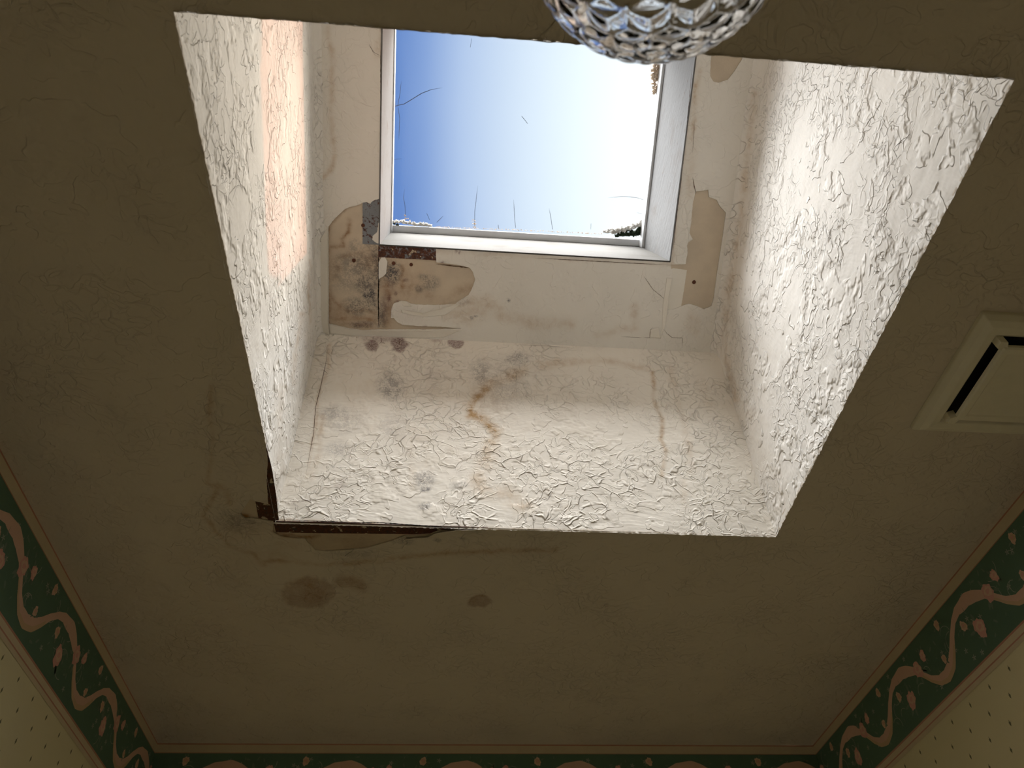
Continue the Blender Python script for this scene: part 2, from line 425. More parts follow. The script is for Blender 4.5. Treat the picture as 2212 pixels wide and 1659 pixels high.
quad('floor', [(WL, WB, 0), (WR, WB, 0), (WR, WF, 0), (WL, WF, 0)], m_floor)
quad('wall_back', [(WL, WB, 0), (WR, WB, 0), (WR, WB, ZC), (WL, WB, ZC)][::-1], m_paper)

def sprig_shape(cx, cy, s):
    a = [(0, -1.6), (.5, -.7), (.75, 0), (.35, .5), (.15, 1.5), (-.1, .6), (-.55, .3), (-.5, -.6)]
    return [(cx+x*s, cy+y*s) for x, y in a]
def room_wall(name, pl, x0, x1, sprigs=True):
    V = [pl.w(np.array(p)) for p in ((x0, -ZC), (x1, -ZC), (x1, 0), (x0, 0))]; Fs = [(0, 1, 2, 3)]; mi = [0]
    if sprigs:
        r = 0
        z = -.217
        while z > -1.0:
            x = x0 + .02 + (.042*r) % .078
            while x < x1-.02:
                k = len(V); p = sprig_shape(x+random.uniform(-.002, .002), z, .0042); V += [pl.w(np.array(q), .0003) for q in p]; Fs.append(tuple(range(k, k+len(p)))); mi.append(1)
                x += .078
            z -= .037; r += 1
    return tag(mesh_np(name, V, Fs, [m_paper, m_sprig], smooth=False, matidx=mi), kind='structure')
room_wall('wall_left', LEFTW, WB, WF); room_wall('wall_right', RIGHTW, -WF, -WB); room_wall('wall_far', BACKP, WL, WR)

# wallpaper border: printed band below the ceiling, all ornaments flat prints in the border's own mesh
UNIT = 0.32
RIBBON = [(0, -.060), (.07, -.058), (.15, -.066), (.24, -.080), (.31, -.100), (.38, -.122), (.46, -.138), (.55, -.142), (.64, -.133), (.71, -.114), (.78, -.090), (.86, -.070), (.94, -.060), (1, -.060)]
def rose(cx, cy, r, seed, ang=0):
    R_ = random.Random(seed); n = 34; out = []
    for i in range(n):
        t = 2*math.pi*i/n; rr = r*(1+.07*math.cos(7*t+seed)+.09*math.cos(3*t+seed*2)+R_.uniform(-.09, .09))
        x, y = rr*math.cos(t)*.85, rr*math.sin(t)*1.1
        out.append((cx+x*math.cos(ang)-y*math.sin(ang), cy+x*math.sin(ang)+y*math.cos(ang)))
    return out
def leaf(cx, cy, s, a):
    pts = [(-1, 0), (-.5, .3), (.1, .36), (.7, .2), (1, 0), (.6, -.24), (0, -.34), (-.6, -.25)]
    return [(cx+s*(x*math.cos(a)-y*math.sin(a)), cy+s*(x*math.sin(a)+y*math.cos(a))) for x, y in pts]
def border(name, pl, x0, x1, phase):
    V = []; Fs = []; mi = []
    def add(poly, m, h):
        poly = [(min(max(a, x0), x1), b) for a, b in poly]
        if max(a for a, b in poly)-min(a for a, b in poly) < 1e-4: return
        k = len(V); V.extend(pl.w(np.array(q), h) for q in poly); Fs.append(tuple(range(k, k+len(poly)))); mi.append(m)
    def rect(z0, z1, m, h): add([(x0, z0), (x1, z0), (x1, z1), (x0, z1)], m, h)
    rect(-.0035, 0, 2, .0012); rect(-.0245, -.0035, 1, .0011); rect(-.0262, -.0245, 2, .0012)
    rect(-.172, -.0262, 0, .001); rect(-.176, -.172, 2, .0011); rect(-.188, -.176, 1, .0011); rect(-.191, -.188, 2, .0012); rect(-.2, -.191, 1, .0011)
    n0 = int((x0-phase)/UNIT)-2; n1 = int((x1-phase)/UNIT)+2
    for k in range(n0, n1):
        b = phase+k*UNIT; R_ = random.Random(k*13+5)
        # small scattered leaves and blossoms below the ribbon
        for i in range(26):
            u = R_.random(); z = R_.uniform(-.163, -.035); add(leaf(b+u*UNIT, z, R_.uniform(.004, .008), R_.uniform(0, 6.28)), 7, .0013)
        for i in range(9):
            u = R_.random(); z = R_.uniform(-.160, -.036)
            cx, cz = b+u*UNIT, z
            for j in range(5): add(leaf(cx+.0035*math.cos(j*1.257), cz+.0035*math.sin(j*1.257), .0032, j*1.257), 8, .0014)
        for i in range(7):                                   # curling vine stems
            cx, cz, rr, a0 = b+R_.random()*UNIT, R_.uniform(-.145, -.05), R_.uniform(.012, .024), R_.uniform(0, 6.28)
            arc = [(cx+rr*math.cos(a0+t*.28), cz+rr*math.sin(a0+t*.28)) for t in range(10)]
            for p, q in zip(arc[:-1], arc[1:]):
                nx_, nz_ = -(q[1]-p[1]), q[0]-p[0]; L = math.hypot(nx_, nz_); nx_, nz_ = nx_/L*.0006, nz_/L*.0006
                add([(p[0]+nx_, p[1]+nz_), (q[0]+nx_, q[1]+nz_), (q[0]-nx_, q[1]-nz_), (p[0]-nx_, p[1]-nz_)], 8, .00125)
        # ribbon drawn as quads, the width swelling on the flat runs
        pts = []
        for (a, za), (c, zb) in zip(RIBBON[:-1], RIBBON[1:]):
            for t in (0, .25, .5, .75): pts.append((b+(a+(c-a)*t)*UNIT, za+(zb-za)*t, a+(c-a)*t))
        pts.append((b+UNIT, RIBBON[-1][1], 1.0))
        prev = None
        for i, (x, z, ph) in enumerate(pts):
            wd = .0105+.0035*math.sin(4*math.pi*ph+.6)
            j = min(max(i, 1), len(pts)-2); tx, tz = pts[j+1][0]-pts[j-1][0], pts[j+1][1]-pts[j-1][1]; L = math.hypot(tx, tz); nx, nz = -tz/L, tx/L
            cur = ((x+nx*wd, z+nz*wd), (x-nx*wd*.2, z-nz*wd*.2), (x-nx*wd, z-nz*wd))
            if prev:
                add([prev[0], cur[0], cur[1], prev[1]], 3, .0015); add([prev[1], cur[1], cur[2], prev[2]], 4 if 0.3 < ph < .75 else 3, .0015)
            prev = cur
        for (u, z, r, m) in ((.06, -.122, .019, 5), (.28, -.084, .018, 5), (.69, -.047, .0105, 6), (.93, -.094, .011, 6), (.40, -.070, .012, 5), (.60, -.112, .009, 6)):
            cx = b+u*UNIT
            for j in range(4):
                a = R_.uniform(0, 6.28); add(leaf(cx+math.cos(a)*r*1.4, z+math.sin(a)*r*1.4, r*.55, a), 7, .0016)
            add(rose(cx, z, r, k*7+int(u*100), R_.uniform(-.5, .5)), m, .0018)
            add(rose(cx+r*.08, z+r*.1, r*.62, k*7+3, 1), 6 if m == 5 else 4, .0020)
            add(rose(cx+r*.05, z+r*.12, r*.32, k*7+9, 2), 5, .0022)
    return mesh_np(name, V, Fs, [m_green, m_band, m_line, m_rib, m_rib2, m_rose, m_rose2, m_leaf, m_white], smooth=False, matidx=mi)
tag(border('trim_1', LEFTW, WB, WF, 1.12), kind='structure', label='green floral wallpaper border with peach ribbon on the left wall', cat='wallpaper border')
tag(border('trim_2', RIGHTW, -WF, -WB, -1.315), kind='structure', label='green floral wallpaper border with peach ribbon on the right wall', cat='wallpaper border')
tag(border('trim_3', BACKP, WL, WR, -.576), kind='structure', label='green floral wallpaper border along the far wall at the bottom of the photo', cat='wallpaper border')

# ------------------------------------------------------------------ ceiling
op_out = [(WL, WB), (WR, WB), (WR, WF), (WL, WF)]
opening = CEIL.px([(574, 958), (578, 994), (576, 1035), (579, 1089), (551, 1083), (541, 1078), (528, 1096), (519, 1110), (529, 1120), (545, 1119), (562, 1122), (590, 1126), (590, 1149), (604, 1158),
                   (635, 1163), (658, 1164), (668, 1176), (681, 1189), (705, 1191), (760, 1187), (793, 1184), (815, 1178), (841, 1170), (875, 1157), (920, 1157), (945, 1147), (985, 1143), (1035, 1141), (1072, 1141)])
opening = opening + [(XR, YF), (XR, YN), (XL, YN)]
def relief_c(p):
    return .0007*noise2(p, 22, 4, 3)
ceil = sheet('ceiling', CEIL, op_out, [opening], .011, m_ceil, .003, jag=.0011, relief=relief_c, step=.0025, dense=((XL-.25, YF-.35), (XR, WF-.3), .0045))
tag(ceil, kind='structure')
S = [('line', 0, [(455, 830), (452, 900), (462, 960), (455, 1010), (447, 1040), (470, 1055), (452, 1090), (440, 1115), (470, 1150), (500, 1180), (545, 1195), (570, 1220)], 6, .55),
     ('line', 0, [(570, 1212), (640, 1212), (700, 1220), (810, 1212), (900, 1200), (1010, 1192), (1200, 1188)], 5, .65),
     ('line', 0, [(470, 1050), (490, 1060), (495, 1085)], 8, .4), ('blob', 1, 520, 1125, 38, 22, .45, 1.2), ('blob', 0, 540, 1150, 60, 40, .22, 1.2), ('blob', 0, 600, 1190, 60, 24, .25, 1.2),
     ('blob', 0, 665, 1280, 58, 36, .62, .18), ('blob', 2, 665, 1280, 56, 35, .30, .25), ('line', 0, [(735, 1256), (760, 1256), (785, 1268)], 12, .6), ('line', 2, [(735, 1256), (760, 1256), (785, 1268)], 12, .28),
     ('blob', 0, 1036, 1299, 26, 13, .75, .2), ('blob', 2, 1036, 1299, 26, 13, .35, .2), ('blob', 1, 870, 1170, 22, 8, .5, .8), ('blob', 1, 765, 1197, 50, 9, .28, 1), ('blob', 1, 945, 1166, 10, 5, .6, .7), ('blob', 1, 1000, 1163, 7, 4, .6, .7),
     ('line', 0, [(592, 1150), (605, 1158), (640, 1163)], 4, .8), ('blob', 0, 400, 1300, 300, 260, .10, 1.5)]
paint(ceil, S)
# gypsum board behind the skin
gb = sheet('gypsum_board', Plane((0, 0, ZC+.0028), (1, 0, 0), (0, 1, 0), (0, 0, -1)), op_out, [[(XL-.001, YF+.001), (XR+.001, YF+.001), (XR+.001, YN-.001), (XL-.001, YN-.001)]], .03, m_gyp, .012,
           dense=((XL-.12, YF-.1), (XL+.5, YF+.15), .0045)); gb.parent = ceil
paint(gb, [('line', 0, [(519, 1110), (545, 1119), (590, 1126)], 5, .9), ('line', 0, [(600, 1155), (650, 1162), (690, 1158)], 5, .7), ('blob', 0, 750, 1170, 120, 25, .25, 1)])

# ------------------------------------------------------------------ skylight shaft
shaft = tag(empty('skylight_shaft', ((XL+XR)/2, (YN+YF)/2, ZC)), kind='structure', label='deep white plastered skylight well with peeling paint and brown water stains', cat='skylight shaft')
def wavy(nrm, amp, cove=None, edge=.0020, seed=0):
    nrm = np.asarray(nrm, float)
    def f(U, Vv, W):
        u2 = np.concatenate([W[..., 1:2]+W[..., 0:1], W[..., 2:3]], -1)
        d = amp*noise2(u2, 18, seed, 3)[..., None]*np.clip(Vv*30, .2, 1)
        dz = np.zeros_like(W)
        # ragged lower lip where the texture curls past the ceiling
        k = np.clip(1-Vv*60, 0, 1); dz[..., 2] = -(np.abs(noise2(u2*np.array([1, 0]), 90, seed+5, 3))**1.3*edge*2)[...]*k[..., 0]
        o = nrm*d + dz
        if cove is not None:
            ztop = ZT + math.tan(SL)*(TF-W[..., 1:2]); t = np.clip(1-(ztop-W[..., 2:3])/cove, 0, 1); o = o + nrm*cove*(1-np.sqrt(1-np.minimum(t, .999)**2))*.8
        return o
    return f
zn = ZT + math.tan(SL)*(TF-YN)
lw = gridwall('shaft_wall', (XL, YN, ZC-.0004), (XL, YF+.008, ZC-.0004), (TL, TF+.008, ZT+.003), (TL, YN, zn+.003), 340, 360, m_side, None, wavy((1, 0, 0), .0012, .022, seed=2)); put(lw, shaft)
rw = gridwall('shaft_wall', (XR, YF+.008, ZC-.0006), (XR, YN, ZC-.0006), (TR, YN, zn+.003), (TR, TF+.008, ZT+.003), 340, 360, m_side, None, wavy((-1, 0, 0), .0014, .03, seed=4)); put(rw, shaft)
fw = gridwall('shaft_wall', (XL-.008, YF, ZC-.002), (XR+.008, YF, ZC-.002), (TR+.008, TF, ZT+.006), (TL-.008, TF, ZT+.006), 420, 250, m_far, None, wavy((0, -1, 0), .0010, seed=6)); put(fw, shaft)
nw = gridwall('shaft_wall', (XR, YN, ZC-.003), (XL, YN, ZC-.003), (TL, YN, zn), (TR, YN, zn), 300, 40, m_far, None, wavy((0, 1, 0), .0008, seed=8, edge=.003)); put(nw, shaft)
paint(lw, [('line', 0, [(650, 680), (640, 760), (632, 830)], 6, .5), ('line', 0, [(670, 560), (668, 700)], 3, .45), ('line', 0, [(610, 840), (600, 960), (600, 1080)], 14, .22), ('blob', 0, 603, 1118, 12, 12, .6, 1)])
paint(rw, [('line', 0, [(1630, 200), (1600, 480), (1572, 640), (1565, 760), (1590, 860)], 9, .42), ('line', 0, [(1600, 480), (1560, 800)], 20, .15), ('line', 0, [(1610, 900), (1690, 1090)], 25, .12)])
FS = [('line', 0, [(1130, 800), (1060, 830), (1020, 870), (1015, 890), (1050, 910), (1072, 935), (1065, 955)], 12, .75),
      ('line', 0, [(1060, 830), (1030, 850), (1010, 880)], 22, .35), ('line', 0, [(1060, 960), (1045, 1000), (1030, 1040), (1050, 1060), (1090, 1070), (1130, 1090)], 22, .38), ('blob', 0, 1040, 860, 60, 70, .30, 1.3), ('blob', 0, 890, 1000, 12, 60, .25, 1.2),
      ('line', 0, [(1065, 830), (1150, 795), (1250, 782), (1290, 778)], 8, .32), ('line', 0, [(1150, 785), (1300, 778), (1400, 798)], 7, .25),
      ('line', 0, [(1410, 805), (1412, 860), (1432, 905), (1428, 950), (1438, 975), (1430, 1030)], 5, .48), ('line', 0, [(1448, 800), (1460, 850), (1475, 900), (1492, 980), (1490, 1020)], 9, .22), ('line', 0, [(1505, 820), (1530, 870)], 14, .14), ('line', 0, [(1475, 1040), (1480, 1090)], 8, .2),
      ('line', 0, [(712, 745), (708, 790), (685, 870), (680, 940), (670, 985), (664, 1030)], 5, .35), ('line', 0, [(695, 900), (690, 970), (672, 1030)], 9, .33), ('blob', 0, 780, 860, 120, 110, .14, 1.5), ('blob', 0, 1000, 950, 330, 180, .10, 1.6),
      ('blob', 1, 845, 835, 26, 28, .60, .9), ('blob', 1, 725, 893, 32, 14, .45, 1), ('blob', 1, 745, 910, 40, 24, .30, 1), ('blob', 1, 730, 970, 26, 14, .42, 1), ('blob', 1, 1090, 830, 50, 45, .30, 1.2), ('blob', 1, 1115, 775, 26, 12, .5, .9), ('blob', 1, 1040, 805, 22, 26, .5, 1), ('blob', 1, 915, 1035, 22, 16, .6, .9), ('blob', 1, 920, 1057, 10, 6, .85, .6), ('blob', 1, 918, 1093, 14, 8, .6, .8), ('blob', 1, 990, 1050, 16, 8, .5, .9), ('blob', 1, 850, 920, 30, 26, .25, 1), ('blob', 1, 850, 1150, 1, 1, 0, 1),
      ('blob', 2, 803, 747, 14, 12, .62, .3), ('blob', 2, 862, 742, 16, 15, .62, .3), ('blob', 2, 815, 730, 38, 12, .40, .7), ('blob', 2, 985, 738, 16, 12, .60, .3), ('blob', 2, 940, 733, 10, 4, .4, .8), ('blob', 2, 900, 790, 10, 10, .0, 1), ('blob', 2, 852, 773, 3, 8, .3, .7), ('blob', 2, 935, 812, 22, 14, .16, .9), ('blob', 2, 735, 1048, 14, 8, .3, .8),
      ('line', 0, [(600, 1124), (760, 1129), (840, 1130)], 4, .5)]
FS = [(m[0], m[1], m[2], m[3], min(1, m[4]*1.3)) if m[0] == 'line' and m[1] == 0 else m for m in FS]
FS += [('blob', 0, 960, 900, 150, 160, .16, 1.4), ('blob', 2, 830, 731, 34, 10, .55, .8), ('blob', 2, 803, 747, 15, 13, .9, .3), ('blob', 2, 862, 743, 17, 15, .9, .3), ('blob', 2, 985, 738, 17, 13, .85, .3)]
paint(fw, FS, wob=4)

# sloped soffit round the skylight: gypsum board, then the peeling painted skin
S_TOP = 1.0
cut = [(CXL, CYF), (CXR, CYF), (CXR, CYN), (CXL, CYN)]
sb = sheet('soffit_board', Plane(T0 + SN*.0032, (1, 0, 0), SD, -SN), [(TL-.01, -.01), (TR+.01, -.01), (TR+.01, S_TOP), (TL-.01, S_TOP)], [cut], .0042, m_gyp, .02); put(sb, shaft)
paint(sb, [('line', 0, [(755, 475), (750, 500), (740, 515), (742, 530), (722, 533), (709, 528)], 5, .75), ('line', 0, [(709, 480), (712, 560), (712, 620), (715, 690)], 6, .5), ('line', 0, [(709, 560), (730, 580), (722, 600)], 9, .5),
           ('line', 0, [(711, 688), (760, 684), (790, 690), (818, 690)], 8, .55), ('line', 0, [(728, 695), (800, 705)], 6, .5), ('blob', 0, 800, 560, 30, 25, .4, 1), ('blob', 0, 850, 600, 60, 60, .35, 1), ('blob', 0, 895, 600, 26, 50, .3, 1), ('line', 0, [(925, 640), (960, 650), (990, 630), (1012, 622)], 10, .4),
           ('blob', 1, 775, 575, 48, 32, .55, 1), ('blob', 1, 790, 610, 28, 22, .8, .9), ('blob', 1, 795, 636, 16, 14, 1.0, .7), ('blob', 1, 770, 660, 26, 18, .75, 1), ('blob', 1, 800, 655, 20, 16, .8, .9), ('blob', 1, 750, 600, 30, 30, .4, 1), ('blob', 1, 765, 530, 10, 14, .45, 1), ('blob', 1, 846, 590, 20, 24, 1.0, .8), ('line', 1, [(812, 540), (811, 600)], 10, .8), ('line', 0, [(822, 570), (840, 640), (835, 700)], 12, .6), ('line', 0, [(868, 575), (870, 620)], 8, .7), ('line', 0, [(709, 490), (709, 560), (710, 620), (710, 698)], 4, 1.0), ('line', 0, [(745, 455), (712, 486)], 3, .6), ('line', 0, [(715, 640), (735, 665), (760, 672), (790, 668), (812, 676)], 5, .55), ('line', 0, [(720, 560), (760, 548), (800, 540)], 7, .4), ('blob', 0, 735, 680, 30, 25, .4, 1), ('line', 0, [(830, 600), (832, 650), (828, 700)], 7, .5), ('blob', 2, 835, 655, 12, 26, .35, 1), ('line', 0, [(888, 578), (890, 610), (880, 650)], 6, .5), ('blob', 1, 905, 625, 8, 8, .6, .9), ('blob', 1, 918, 600, 12, 8, .6, .9), ('blob', 2, 860, 655, 6, 5, .8, .8), ('blob', 1, 812, 550, 10, 26, .7, 1), ('blob', 1, 822, 680, 12, 30, .7, 1), ('blob', 1, 928, 612, 18, 16, .6, .9), ('blob', 1, 800, 530, 22, 10, .4, 1), ('blob', 1, 780, 702, 24, 7, .6, 1),
           ('blob', 2, 841, 645, 5, 7, .9, .8), ('blob', 2, 877, 607, 5, 4, .6, .8), ('blob', 2, 856, 634, 4, 4, .8, .8), ('blob', 2, 840, 620, 14, 20, .2, 1), ('blob', 2, 785, 700, 20, 6, .3, 1)], wob=4)
c2 = lambda L: LEDGE.px([(660+a/4.147, 400+b/4.147) for a, b in L])
c4 = lambda L: LEDGE.px([(1300+a/4.1475, 380+b/4.1475) for a, b in L])
c3 = lambda L: LEDGE.px([(1050+a/3.16, b/3.16) for a, b in L])
big = c2([(205, 370), (270, 290), (350, 215), (390, 196), (430, 190), (470, 178), (510, 158), (545, 150), (562, 160), (580, 168), (596, 146), (625, 130), (668, 122)]) + \
      [(CXL-.0002, LEDGE.px([(822, 432)])[0][1]), (CXL-.0002, LEDGE.px([(822, 480)])[0][1])] + c2([(650, 350), (642, 420), (600, 455), (598, 490), (640, 520), (676, 530)]) + \
      [(CXL+.004, CYF-.0003), (LEDGE.px([(941, 540)])[0][0], CYF-.0003)] + \
      c2([(1172, 692), (1290, 704), (1400, 722), (1470, 740), (1498, 775), (1520, 850), (1490, 930), (1460, 985), (1400, 1020), (1340, 1065), (1160, 1075), (1000, 1070), (940, 1060), (900, 1040), (860, 1035), (820, 1050), (790, 1060), (768, 1110), (765, 1190),
          (790, 1190), (820, 1225), (865, 1250), (1000, 1262), (1200, 1268), (1400, 1285), (1100, 1292), (660, 1292), (520, 1300), (400, 1285), (300, 1262), (208, 1240)])
rightpeel = c4([(840, 140), (955, 125), (960, 190), (1030, 215), (1055, 265), (1112, 330), (1090, 500), (1060, 700), (1030, 900), (1005, 1080), (985, 1165), (915, 1195), (850, 1165), (780, 1145), (715, 1168), (650, 1192), (574, 1203), (578, 1110), (606, 1050), (632, 940), (634, 860), (622, 825), (620, 795), (750, 790), (770, 680), (765, 620), (780, 590), (815, 570), (785, 510), (800, 420), (815, 250)])
tpeel = c3([(1535, 395), (1530, 520), (1550, 555), (1585, 565), (1650, 545), (1700, 480), (1745, 410), (1800, 250), (1700, 200), (1560, 220)])
def relief_s(p): return .0006*noise2(p, 30, 9, 3)
sk = sheet('soffit_skin', LEDGE, [(TL-.004, -.004), (TR+.004, -.004), (TR+.004, S_TOP), (TL-.004, S_TOP)], [cut, big, rightpeel, tpeel], .0042, m_soffit, .0022, jag=.0008, relief=relief_s, step=.0022); put(sk, shaft)
paint(sk, [('line', 0, [(705, 60), (720, 130), (712, 250), (725, 330), (712, 370), (680, 395)], 6, .42), ('line', 0, [(830, 60), (815, 120)], 10, .3), ('line', 0, [(1510, 150), (1500, 230), (1495, 300)], 5, .55), ('line', 0, [(1495, 300), (1490, 420)], 10, .25),
           ('line', 0, [(990, 660), (1050, 650), (1080, 680), (1160, 700), (1230, 700)], 12, .42), ('blob', 0, 1010, 670, 60, 25, .3, 1), ('line', 0, [(1370, 660), (1375, 710), (1330, 715), (1290, 725)], 8, .32), ('blob', 0, 1495, 700, 14, 24, .3, 1), ('blob', 1, 1000, 650, 16, 10, .3, 1), ('blob', 1, 1099, 647, 4, 4, 1, .6), ('blob', 1, 1020, 686, 4, 3, .9, .6), ('blob', 1, 1030, 684, 3, 2, .9, .6),
           ('blob', 2, 918, 706, 5, 4, .6, .8), ('blob', 2, 845, 670, 4, 14, .6, .8), ('blob', 2, 875, 680, 30, 20, .1, 1), ('blob', 1, 960, 565, 10, 5, .2, 1), ('blob', 2, 956, 566, 3, 4, .8, .7), ('blob', 2, 985, 540, 3, 3, .8, .7), ('blob', 2, 993, 543, 3, 3, .8, .7), ('line', 0, [(1450, 570), (1497, 122)], 5, .35), ('line', 0, [(940, 543), (1450, 571)], 4, .2)])
# strip of older lighter paper in the right peel and the plaster chip left on the seam
def patch(name, pl, poly, mat, h, thick, seed=0, sp=.004):
    P2 = Plane(pl.O + pl.n*h, pl.ex, pl.ey, pl.n)
    return sheet(name, P2, poly, [], sp, mat, thick, outjag=.0005, seed=seed, step=.002)
put(patch('soffit_skin_flake', LEDGE, c2([(655, 690), (680, 648), (712, 646), (733, 685), (722, 790), (690, 822), (655, 842)]), m_soffit, .0004, .0025, 5), shaft)
put(patch('soffit_paper', Plane(T0+SN*.0032, (1, 0, 0), SD, -SN), c4([(640, 827), (765, 845), (740, 1010), (713, 1172), (640, 1210), (560, 1215), (560, 1060), (620, 930), (620, 840)]), m_tape, .0012, .0012, 6), shaft)

def strip_line(name, pl, pts, w, mat, parent, h=.0004, taper=True):
    """thin crack following a path on a plane"""
    P = smooth_poly(pts, .003, .0006, 3, closed=False); n = len(P); V = []; Fs = []
    for i, p in enumerate(P):
        t = P[min(i+1, n-1)]-P[max(i-1, 0)]; t = t/np.linalg.norm(t); nn = np.array([-t[1], t[0]])
        k = w*(.5+.5*random.random())*(min(1, 4*(i+.3)/n, 4*(n-i)/n) if taper else 1)
        V += [pl.w(p+nn*k, h), pl.w(p-nn*k, h)]
        if i: Fs.append((2*i-2, 2*i-1, 2*i+1, 2*i))
    return mesh_np(name, V, Fs, mat, None, smooth=False)
def crack(pl, px, w, mat=m_crackbrown, h=.0012):
    o = strip_line('crack', pl, pl.px(px), w, mat, shaft, h); put(o, shaft); o['label'] = 'dark hairline crack'
crack(LEDGE, [(817, 529), (818, 600), (817, 640), (818, 712)], .0017, m_gap, -.0026)
crack(LEDGE, [(941, 571), (965, 573), (998, 577), (1014, 578)], .0016, m_crackbrown, -.001)
crack(LEDGE, [(1450, 572), (1452, 560), (1460, 480), (1470, 400), (1482, 290), (1490, 200), (1496, 130)], .0009, m_crackbrown, .0006)
crack(LEDGE, [(822, 430), (821, 330), (822, 230), (822, 130), (823, 75)], .0009, m_crackbrown, .0006)
crack(LEDGE, [(1150, 557), (1300, 565), (1400, 570), (1450, 572)], .0009, m_crackbrown, .0006)
crack(LEDGE, [(1496, 382), (1499, 400), (1503, 416)], .0009, m_crackbrown)
crack(LEDGE, [(1389, 594), (1400, 610), (1410, 625), (1425, 637), (1437, 648)], .0006)
crack(LEDGE, [(1500, 260), (1496, 330)], .0004)
crack(LEDGE, [(797, 95), (806, 112), (820, 120)], .0005)
crack(LEDGE, [(1388, 729), (1403, 729), (1405, 712), (1410, 707)], .0006); crack(LEDGE, [(1432, 708), (1440, 720), (1452, 729), (1474, 730), (1473, 750)], .0006)
crack(LEDGE, [(1340, 727), (1388, 729)], .0004)
crack(FARW, [(710, 742), (704, 785), (694, 830), (682, 880), (677, 940), (668, 985), (661, 1030)], .0007)
for L_ in ([(795, 743), (803, 748), (812, 743)], [(797, 752), (803, 748), (809, 753)], [(853, 741), (862, 739), (872, 736)], [(862, 739), (863, 746)], [(823, 727), (824, 740), (818, 744)], [(824, 740), (832, 743)]):
    crack(FARW, L_, .0007, m_crackbrown, .0016)
crack(FARW, [(688, 800), (699, 800), (708, 808)], .0006); crack(FARW, [(675, 765), (690, 768), (704, 771)], .0004)
crack(FARW, [(1118, 745), (1180, 748), (1232, 752)], .0005)
crack(FARW, [(622, 1084), (650, 1083), (690, 1080)], .0006)
crack(FARW, [(602, 1123), (700, 1128), (760, 1130), (830, 1131), (900, 1136), (960, 1141), (1050, 1143)], .0014, m_gap, .0022)

# curled and hanging pieces
def flap(name, pl, base, tip, lift, mat, nseg=14, curl=1.6, thick=.0012, lab=None, back=0.0):
    """sheet peeled away along base; tip edge lifted off the surface"""
    B = smooth_poly(base, .004, 0, 1, closed=False); m = len(B)
    T = np.array(tip, float); d = np.r_[0, np.cumsum(np.linalg.norm(np.diff(T, axis=0), axis=1))]; d /= d[-1]
    tt = np.linspace(0, 1, m); Tt = np.stack([np.interp(tt, d, T[:, 0]), np.interp(tt, d, T[:, 1])], 1)
    Tt += np.stack([noise2(Tt, 150, 4, 3), noise2(Tt, 150, 6, 3)], 1)*.0009
    V = []; Fs = []
    for i in range(m):
        for j in range(nseg+1):
            t = j/nseg; q = B[i]+(Tt[i]-B[i])*t
            V.append(pl.w(q, .0006+back+lift*(t**curl)*(.75+.25*math.sin(3.1*tt[i]+.3))))
    for i in range(m-1):
        for j in range(nseg):
            a = i*(nseg+1)+j; Fs.append((a, a+1, a+nseg+2, a+nseg+1))
    o = mesh_np(name, V, Fs, mat); put(o, shaft)
    s = o.modifiers.new('thickness', 'SOLIDIFY'); s.thickness = thick; s.offset = 0
    me = o.data; at = me.color_attributes.new('stain', 'FLOAT_COLOR', 'POINT'); at.data.foreach_set('color', [0, 0, 0, 1]*len(me.vertices))
    if lab: o['label'] = lab
    return o
L4 = lambda pts: LEDGE.px(pts)
flap('peeled_flap', LEDGE, L4([(690, 520), (684, 580), (683, 640), (686, 700), (700, 718)]), L4([(709, 490), (709, 560), (710, 620), (709, 690), (712, 723)]), .010, m_tape, lab='long curled paper flap left of the mouldy patch')
flap('peeled_flap', LEDGE, L4([(712, 720), (758, 724), (800, 722), (850, 727), (905, 730), (960, 728)]), L4([(710, 700), (757, 711), (800, 713), (850, 713), (905, 712), (998, 711)]), .007, m_tape, lab='pale strip of loose paper under the mouldy patch')
flap('peeled_flap', LEDGE, L4([(862, 651), (872, 661), (889, 662)]), L4([(868, 650), (880, 650), (886, 657)]), .004, m_tape, lab='small lifted flake')
flap('peeled_flap', LEDGE, L4([(868, 676), (920, 684), (962, 680), (990, 660)]), L4([(866, 668), (915, 676), (950, 668), (985, 657)]), .003, m_tape)
flap('peeled_flap', LEDGE, L4([(1440, 600), (1432, 660), (1430, 710), (1423, 731)]), L4([(1452, 600), (1445, 640), (1437, 700), (1427, 731)]), .002, m_tape)
flap('peeled_flap', LEDGE, L4([(1405, 712), (1404, 729)]), L4([(1422, 706), (1425, 731)]), .004, m_tape)
def cf(pts): return CEIL.px(pts)
flap('ceiling_flap', CEIL, cf([(878, 1166), (925, 1163), (950, 1156), (990, 1152), (1040, 1150)]), cf([(874, 1160), (922, 1156), (945, 1146), (985, 1141), (1040, 1140)]), .006, m_ceil, lab='curled paint edge catching daylight at the ceiling hole', back=-.0003)

